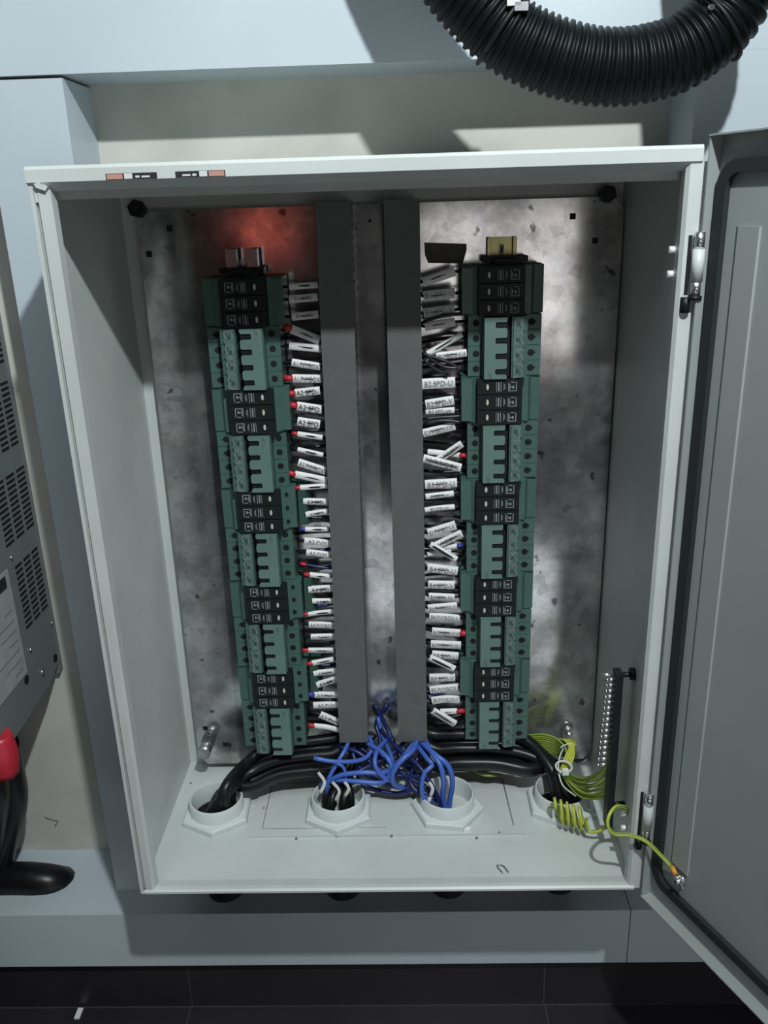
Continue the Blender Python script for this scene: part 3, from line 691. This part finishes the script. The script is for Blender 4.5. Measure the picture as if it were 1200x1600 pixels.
# ================================================================ BLUE WIRES
BL = [
 ([(490, 1184, .150), (515, 1189, .150), (545, 1190, .155), (570, 1185, .165), (582, 1168, .180), (576, 1150, .195)], .0024, 0, 'hooking left from the left duct end to a loose tip'),
 ([(506, 1228, .150), (530, 1212, .148), (565, 1207, .148), (600, 1207, .150), (622, 1192, .152), (640, 1170, .170), (655, 1150, .195)], .0027, 0, 'running from the second fitting up to the right duct, upper one'),
 ([(500, 1226, .155), (520, 1219, .150), (560, 1221, .146), (598, 1222, .146), (612, 1200, .148), (600, 1178, .160), (572, 1160, .185)], .0027, 0, 'running from the second fitting, lower one, curling back to the left duct'),
 ([(654, 1150, .195), (645, 1172, .160), (625, 1190, .146), (613, 1210, .142), (617, 1226, .146), (632, 1231, .156)], .0030, 0, 'curving from the right duct into a C between the fittings'),
 ([(662, 1150, .195), (672, 1172, .165), (688, 1196, .146), (693, 1222, .140), (692, 1245, .138), (698, 1268, .138)], .0030, 0, 'falling straight from the right duct into the third fitting'),
 ([(648, 1150, .200), (676, 1176, .160), (700, 1196, .148), (707, 1222, .144), (703, 1250, .142), (702, 1270, .142)], .0030, 0, 'bowing rightmost from the duct into the third fitting'),
 ([(640, 1150, .200), (668, 1186, .152), (676, 1196, .146), (664, 1206, .140), (659, 1226, .134), (662, 1246, .130), (676, 1254, .132)], .0026, 0, 'looping at the left lip of the third fitting'),
 ([(548, 1150, .195), (540, 1170, .170), (527, 1192, .156), (514, 1216, .148), (510, 1240, .145)], .0024, 0, 'dropping from the left duct end into the second fitting'),
 ([(590, 1120, .225), (598, 1150, .210), (612, 1186, .165), (608, 1212, .150), (590, 1226, .150)], .0026, 0, 'hanging from between the two ducts'),
 ([(520, 1191, .152), (534, 1196, .150), (540, 1208, .150), (539, 1222, .150)], .0020, 0, 'short curl crossing over the loose tip'),
 ([(610, 1150, .210), (590, 1172, .170), (586, 1196, .150), (600, 1215, .146), (616, 1222, .148)], .0026, 0, 'S-shaped, in the middle of the tangle'),
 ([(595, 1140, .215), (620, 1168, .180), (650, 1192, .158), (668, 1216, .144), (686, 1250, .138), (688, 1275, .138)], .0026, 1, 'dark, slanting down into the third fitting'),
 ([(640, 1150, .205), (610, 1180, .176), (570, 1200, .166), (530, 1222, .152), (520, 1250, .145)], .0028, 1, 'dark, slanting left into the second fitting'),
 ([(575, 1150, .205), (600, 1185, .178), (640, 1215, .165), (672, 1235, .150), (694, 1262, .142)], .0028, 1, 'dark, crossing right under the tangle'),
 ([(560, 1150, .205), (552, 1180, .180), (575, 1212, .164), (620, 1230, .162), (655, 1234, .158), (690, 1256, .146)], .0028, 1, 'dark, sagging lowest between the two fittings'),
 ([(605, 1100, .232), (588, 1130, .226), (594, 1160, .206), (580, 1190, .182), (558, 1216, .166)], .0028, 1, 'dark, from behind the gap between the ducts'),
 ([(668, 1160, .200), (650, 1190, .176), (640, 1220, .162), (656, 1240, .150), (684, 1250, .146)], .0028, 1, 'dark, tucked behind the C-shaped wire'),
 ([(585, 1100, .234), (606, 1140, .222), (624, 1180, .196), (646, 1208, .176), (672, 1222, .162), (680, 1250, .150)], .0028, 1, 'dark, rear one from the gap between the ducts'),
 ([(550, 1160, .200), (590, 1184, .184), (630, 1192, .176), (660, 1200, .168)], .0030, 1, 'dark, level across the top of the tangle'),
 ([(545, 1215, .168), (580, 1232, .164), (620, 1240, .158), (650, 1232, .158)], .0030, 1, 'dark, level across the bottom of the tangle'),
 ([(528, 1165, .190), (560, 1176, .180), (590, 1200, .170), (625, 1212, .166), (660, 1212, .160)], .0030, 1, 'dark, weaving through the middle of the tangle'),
]
for pts, r, dk, nm in BL:
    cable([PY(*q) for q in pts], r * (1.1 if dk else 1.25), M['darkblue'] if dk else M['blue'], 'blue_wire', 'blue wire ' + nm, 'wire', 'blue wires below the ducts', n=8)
# translucent cable-tie tails and crumpled clear sleeve at the second fitting
for pts, nm in (([(497, 1207, .148), (507, 1222, .142), (500, 1240, .138)], 'at the left of the second fitting'), ([(519, 1222, .140), (530, 1236, .134), (524, 1252, .132)], 'in the middle of the second fitting'),
                ([(538, 1222, .138), (545, 1232, .134), (538, 1246, .134)], 'at the right of the second fitting'), ([(672, 1246, .128), (668, 1256, .128), (660, 1248, .130)], 'on the left lip of the third fitting'),
                ([(670, 1222, .140), (676, 1232, .136), (672, 1246, .134)], 'among the blue wires over the third fitting')):
    o = bmesh.new(); sweep(o, smoothpath([PY(*q) for q in pts], .004), .0024, 8, flat=(.25, (0, -1, 0)))
    setp(finish(o, 'plastic_strip', M['clear']), 'crumpled clear plastic strip ' + nm, 'plastic scrap', 'clear plastic strips')

# ================================================================ GROUND WIRES
YG = [M['yel'], M['grn']]
YG2 = [mat('olive_green_insulation', (.25, .33, .05), .4), M['grn']]
def gw(pts, lab, r=.0018, grp=None, mm=None, ferr=False):
    return setp(tubeobj('ground_wire', pts, r, mm or YG, n=8, stripe=True, step=.004), lab, 'wire', grp)
for i in range(9):
    t_ = i / 8
    pts = [PY(822 - 4 * rnd.random(), 1150 + 26 * t_, .215), PY(848, 1148 + 26 * t_, .205), PY(870, 1155 + 24 * t_, .195), PY(884, 1172 + 12 * t_, .175), PY(886 - 5 * t_, 1198, .155),
           PY(886 - 4 * t_, 1206 + 10 * t_, .140), PY(906, 1214 + 30 * t_ + rnd.uniform(-2, 2), .120 - rnd.uniform(0, .008)), PY(930, 1209 + 40 * t_ + rnd.uniform(-2, 2), .098 - rnd.uniform(0, .008)), PY(948, 1192 + 52 * t_, .076), PY(956, 1168 + 66 * t_, .066)]
    gw(pts, 'green-yellow ground wire in the fan reaching the ground bar, %s from the top' % ['first', 'second', 'third', 'fourth', 'fifth', 'sixth', 'seventh', 'eighth', 'ninth'][i], grp='ground wires fanning to the ground bar', mm=YG if i % 2 else YG2)
for i in range(4):
    pts = [PY(876 + 4 * i, 1204, .150), PY(884 + 4 * i, 1182, .160), PY(890 + 2 * i, 1168, .176), PY(880 + 5 * i, 1156, .190), PY(862, 1158 + 4 * i, .212)]
    gw(pts, 'green-yellow ground wire looping above the tied bundle, %s one' % ['innermost', 'second', 'third', 'outermost'][i], grp='ground wires above the tied bundle')
gw([PY(735, 1200, .190), PY(748, 1208, .185), PY(762, 1212, .182), PY(777, 1211, .184)], 'short green and yellow wire peeking out under the right black cables')
# coil
ax0, ax1 = PY(868, 1266, .105), PY(916, 1282, .085); pts = []
N = 5
for k in range(N * 12 + 1):
    t_ = k / (N * 12); c = ax0.lerp(ax1, t_); a = 2 * math.pi * t_ * N + .6
    pts.append(c + Vector((-.003 * math.sin(a), -.010 * math.cos(a), .0180 * math.sin(a) * (1 - .12 * t_))))
pts += [PY(916, 1296, .080), PY(928, 1300, .076), PY(942, 1296, .073), PY(950, 1290, .073)]
gw([PY(858, 1262, .120)] + pts, 'green and yellow ground wire wound into a loose spring-like coil', r=.0021)
pts = [PY(984, 1268, .030), PY(975, 1261, .020), PY(962, 1261, .010), PY(952, 1274, .000), PY(950, 1290, -.005), PY(960, 1303, -.008), PY(985, 1305, -.012), PY(1010, 1315, -.020), PY(1033, 1337, -.030), PY(1050, 1355, -.040)]
dw = gw(pts, 'bright green and yellow ground wire looping across to the open door', r=.0023)
e0, e1 = PY(1050, 1355, -.040), D(sd, SK - .009, sz)
bm = bmesh.new(); cyl(bm, e0, e0.lerp(e1, .55), .0032, .0026, n=10); finish(bm, 'orange_ferrule', M['orange'], dw)
bm = bmesh.new(); cyl(bm, e0.lerp(e1, .55), e1, .0016, n=8); finish(bm, 'ring_terminal', M['steel'], dw)
# cable ties round the ground bundle
for c_, rr, nm in ((PY(881, 1198, .140), .0105, 'round the ground wire bundle'), ):
    r = thing('cable_tie', 'white cable tie ' + nm, 'cable tie', c_)
    bm = bmesh.new(); sweep(bm, [Vector((math.cos(a) * rr, math.sin(a) * rr * .9, math.sin(a) * .002)) for a in [k * math.pi / 10 for k in range(21)]], .0016, 6); finish(bm, 'strap', M['clear'], r)
    bm = bmesh.new(); box(bm, -.004, .004, -.014, -.008, -.0035, .0035); finish(bm, 'tie_head', M['white'], r, bevel=.0006)
for pts, nm in (([(880, 1170, .170), (874, 1184, .158), (873, 1206, .138), (880, 1228, .125), (900, 1244, .118)], 'hanging down left of the ground wires'), ([(876, 1168, .172), (888, 1162, .180), (902, 1164, .180)], 'over the top of the ground bundle')):
    setp(tubeobj('cable_tie', [PY(*q) for q in pts], .0011, M['clear'], n=6), 'thin clear cable tie ' + nm, 'cable tie')

# ================================================================ GROUND BAR
p0, p1 = PY(966, 1050, .062), PY(956, 1288, .062)
gb = thing('ground_bar', 'dark vertical ground bar with a row of bright screws on the right inner wall', 'ground bar', (p0.x, .062, p1.z))
O = Vector((p0.x, .062, p1.z)); H_ = p0.z - p1.z
bm = bmesh.new(); box(bm, -.0035, .0045, -.008, .010, 0, H_); finish(bm, 'bar', M['black'], gb, bevel=.0008)
for i in range(16):
    q = PY(953 - 14.5 * i / 15, 1062 + 133 * i / 15, .058) - O
    bm = bmesh.new(); cyl(bm, (-.003, q.y + .002, q.z), (q.x - .002, q.y, q.z), .0021, n=10); cyl(bm, (q.x - .0015, q.y, q.z), (q.x - .0045, q.y - .0004, q.z), .0022, n=12)
    finish(bm, 'terminal_screw', M['steel'], gb)
bm = bmesh.new(); cyl(bm, (.298 - O.x, .002, H_ - .004), (.004, .0, H_ - .004), .0032, n=10); cyl(bm, (.298 - O.x, .002, H_ - .004), (.293 - O.x, .002, H_ - .004), .0075, n=12)
finish(bm, 'standoff', M['black'], gb)
bm = bmesh.new(); cyl(bm, (.298 - O.x, .002, .03), (.004, .0, .03), .0032, n=10); finish(bm, 'standoff', M['black'], gb)
bm = bmesh.new(); cyl(bm, (-.004, 0, H_ - .003), (-.020, -.001, H_ - .003), .0020, n=10); finish(bm, 'long_screw', M['steel'], gb)

# ================================================================ CORRUGATED HOSE
hy = .080
hp = [PY(572, -380, hy), PY(600, -280, hy), PY(643, -165, hy), PY(690, -66, hy), PY(738, 0, hy), PY(800, 58, hy), PY(880, 94, hy), PY(960, 106, hy), PY(1040, 92, hy), PY(1094, 62, hy), PY(1134, 22, hy), PY(1153, -22, hy), PY(1154, -80, hy), PY(1150, -150, hy), PY(1146, -240, hy), PY(1144, -340, hy)]
bm = bmesh.new(); pt = .0078
def hr_(s):
    u = (s / pt) % 1.0
    return .0340 if u < .45 else (.0308 if .55 < u < .92 else .0324)
sweep(bm, smoothpath(hp, .00115), hr_, 28, twist=0)
hose = setp(finish(bm, 'corrugated_hose', M['hose']), 'thick black corrugated hose hanging in a U above the enclosure', 'hose')
def ring_tie(c, tdir, lab, nib=None, screw=False):
    tdir = tdir.normalized(); a = tdir.orthogonal().normalized(); b = tdir.cross(a); r = thing('cable_tie', lab, 'cable tie', c)
    bm = bmesh.new(); sweep(bm, [(a * math.cos(t_) + b * math.sin(t_)) * .0348 for t_ in [k * math.pi / 18 for k in range(37)]], .0022, 8)
    finish(bm, 'strap', M['black'], r); return r
c1, c1b = PY(783, 45, hy), PY(770, 34, hy)
r1 = ring_tie(c1, c1b - c1, 'black cable tie with a nib below, round the left arm of the hose')
nb = PY(776, 80, hy - .005); bm = bmesh.new(); cyl(bm, nb - c1 + Vector((0, 0, .010)), PY(771, 88, hy - .005) - c1, .0032, n=10); finish(bm, 'tie_head', M['black'], r1)
c2, c2b = PY(1118, 42, hy), PY(1126, 35, hy)
r2 = ring_tie(c2, c2b - c2, 'black cable tie round the right arm of the hose, holding it to the beam')
bm = bmesh.new(); cyl(bm, PY(1095, 18, hy - .02) - c2, PY(1096, -60, hy - .02) - c2, .0016, n=8); finish(bm, 'hanging_cord', M['black'], r2)
g = PY(1108, 13, .051); bm = bmesh.new(); cyl(bm, g, g + Vector((.001, -.006, 0)), .0024, n=10); setp(finish(bm, 'screw', M['steel']), 'small bright screw on top of the right arm of the hose', 'screw')
for i, q in enumerate(((803, 4), (815, 12))):
    g = PY(*q, .049); bm = bmesh.new(); box(bm, g.x - .0065, g.x + .0055, g.y - .004, g.y + .004, g.z - .003, g.z + .004)
    setp(finish(bm, 'hose_clip', [M['clear'], M['zinc']][i], bevel=.001), ['small pale clip on the left arm of the hose at the top edge', 'small grey metal clip just below the pale one on the hose'][i], 'clip')

# ================================================================ INVERTER
IX = -.470; IYF, IYB = -.35, .262
inv = thing('inverter', 'dark grey wall-mounted inverter with slotted vents at the left edge', 'inverter', (IX, IYB, .165))
O = Vector((IX, IYB, .165))
def irel(y, z): return (y - IYB, z - .165)
def ivertex(): pass
zb_b, zb_f = .166, .150; ztop = 1.15
bm = bmesh.new(); prism(bm, [(IYB - .008 - IYB, 0.012), (-.05, 0.000), (-.28, -.014), (IYF - IYB, .010), (IYF - IYB, ztop - .165), (-.008, ztop - .165)], -.42, 0.0, 'x')
finish(bm, 'casing', M['inv'], inv, bevel=.006)
obox('back_flange', M['inv'], -.38, -.002, -.004, WY - IYB, -.005, .95, inv, bevel=.001)
# vent fields: quadrilaterals traced on the side face, slots inside
def vent(q00, q01, q10, q11, rows, cols):
    """corners as (y,z): back top, front top, back bottom, front bottom"""
    bm = bmesh.new()
    for c in range(cols):
        for k in range(rows):
            def lerp(u, v):
                a = (q00[0] * (1 - u) + q01[0] * u, q00[1] * (1 - u) + q01[1] * u); b = (q10[0] * (1 - u) + q11[0] * u, q10[1] * (1 - u) + q11[1] * u)
                return (a[0] * (1 - v) + b[0] * v - IYB, a[1] * (1 - v) + b[1] * v - .165)
            u0, u1 = (c + .08) / cols, (c + .84) / cols; v0, v1 = (k + .2) / rows, (k + .72) / rows
            prism(bm, [lerp(u0, v0), lerp(u1, v0), lerp(u1, v1), lerp(u0, v1)], -.0010, .0003, 'x')
    finish(bm, 'vent_slots', M['hole'], inv)
def pxs(q): p = PX(*q, IX); return (p.y, p.z)
for (bt, ft, bb, fb_) in (((59, 852), (20, 885), (76, 950), (40, 986)), ((38, 722), (-12, 760), (54, 822), (8, 860)), ((14, 583), (-32, 620), (26, 690), (-14, 728)), ((-10, 450), (-60, 486), (4, 560), (-40, 596))):
    A_, B_, C_, D_ = pxs(bt), pxs(ft), pxs(bb), pxs(fb_); yb = max(A_[0], C_[0]); yf = min(B_[0], D_[0])
    yb, yf = (A_[0] + C_[0]) / 2, (B_[0] + D_[0]) / 2; zt_, zb_ = (A_[1] + B_[1]) / 2, (C_[1] + D_[1]) / 2
    vent((yb, zt_), (yf, zt_), (yb, zb_), (yf, zb_), 12, 3)
ya, za = pxs((12, 888)); yb_, zb2 = pxs((42, 1050)); yc, zc_ = pxs((12, 1084))
lb = obox('rating_plate', M['lab'], 0, .0008, -.235 + 0, yb_ - IYB, zb2 - .165, za - .165, inv); lb['label'] = 'silver rating plate with black print'
yt, zt_ = pxs((10, 918))
obox('black_mark', M['sblk'], .0008, .0011, yt - IYB - .05, yt - IYB, zt_ - .165, zt_ - .165 + .016, lb)
for k in range(7):
    z = zb2 - .165 + .010 + k * .014; obox('fine_print', M['ink2'], .0008, .0010, yb_ - IYB - .012 - .02 * (1 + (k * 7) % 3), yb_ - IYB - .008, z, z + .0022, lb)
for q, rr in (((65, 1050), .0042), ((46, 1015), .0022), ((79, 973), .0016), ((16, 871), .002)):
    p = PX(*q, IX); bm = bmesh.new(); cyl(bm, (0, p.y - IYB, p.z - .165), (.003, p.y - IYB, p.z - .165), rr, n=12); finish(bm, 'case_screw', M['steel'], inv)
bm = bmesh.new()
for q in ((41, 1062), (86, 1028)):
    p = PX(*q, IX); cyl(bm, (0, p.y - IYB, p.z - .165), (.001, p.y - IYB, p.z - .165), .006, n=16)
finish(bm, 'knockout', M['hole'], inv)
# red battery connectors and black cables under the inverter
for i, (q, rr, nm) in enumerate((((-4, 1148), .020, 'larger of the two, hanging below the inverter'), ((-14, 1085), .014, 'smaller of the two, against the inverter side'))):
    Yc = .070 if i == 0 else .04; top = PY(*q, Yc)
    if i: top = Vector((IX + .012, Yc - .02, top.z + .01))
    r = thing('battery_connector', 'red plastic battery connector, ' + nm, 'connector', top, 'red battery connectors')
    bm = bmesh.new(); L2 = .058 if i == 0 else .03
    sweep(bm, [Vector((0, 0, -L2 * k / 8)) for k in range(9)], lambda s, rr=rr, L2=L2: rr * (.80 + .20 * math.sin(math.pi * min(1, s / L2))), 16); finish(bm, 'boot', M['red'], r)
p_top = PY(12, 1180, .095)
setp(tubeobj('battery_cable', [PY(-2, 1165, .16), PY(6, 1200, .17), PY(14, 1250, .19), PY(4, 1300, .20), PY(-6, 1340, .21), PY(-12, 1376, .21)], .026, M['blackwire'], n=18), 'thick black battery cable dropping below the red connector', 'cable')
setp(tubeobj('battery_cable', [PY(-34, 1150, .12), PY(-26, 1200, .13), PY(-20, 1250, .15), PY(-30, 1330, .18), PY(-40, 1376, .20)], .030, M['blackwire'], n=18), 'second thick black battery cable at the very left edge of the view', 'cable')
el = [PY(-60, 1380, .20), PY(-10, 1376, .20), PY(30, 1374, .20), PY(62, 1376, .20), PY(88, 1380, .205), PY(104, 1386, .222), PY(110, 1388, .245), PY(112, 1388, .272)]
o = setp(tubeobj('conduit_elbow', el, .0255, M['blackwire'], n=22), 'smooth black conduit elbow bending into the wall at the lower left', 'conduit')
bm = bmesh.new(); c = PY(94, 1382, .210); dv = (PY(104, 1386, .222) - PY(88, 1380, .205)).normalized(); a = dv.orthogonal().normalized(); b = dv.cross(a)
sweep(bm, [c + (a * math.cos(t_) + b * math.sin(t_)) * .0262 for t_ in [k * math.pi / 14 for k in range(29)]], .0009, 6); finish(bm, 'seam_ring', M['zinc'], o)
# pencil mark on the cream wall
bm = bmesh.new(); ps = [PY(*q, WY - .0008) for q in ((70, 1277), (78, 1280), (91, 1283), (86, 1291))]; sweep(bm, [Vector(p) for p in ps], .0008, 5)
setp(finish(bm, 'wall_mark', M['scuff']), 'small dark check-shaped scratch on the cream wall', 'scratch')

# ================================================================ SMALL LITTER
bm = bmesh.new(); sweep(bm, smoothpath([PZ(795, 1364, .003), PZ(786, 1353, .003), PZ(777, 1352, .003), PZ(780, 1358, .003), PZ(786, 1365, .003)], .002), .0010, 6)
setp(finish(bm, 'wire_clip', M['zinc']), 'tiny bent wire clip lying near the front edge of the enclosure floor', 'clip')
bm = bmesh.new(); p = PZ(730, 1296, .006); box(bm, p.x - .004, p.x + .004, p.y - .003, p.y + .003, .0032, .008)
setp(finish(bm, 'plastic_crumb', M['bag'], bevel=.001), 'white plastic crumb beside the lock nut of the third fitting', 'plastic scrap')
bm = bmesh.new(); p = PZ(123, 1583, -.358); box(bm, p.x - .004, p.x + .004, p.y - .009, p.y + .009, -.3598, -.3575)
setp(finish(bm, 'paper_scrap', M['bag'], bevel=.0006), 'small white scrap on the dark floor tile', 'paper scrap')
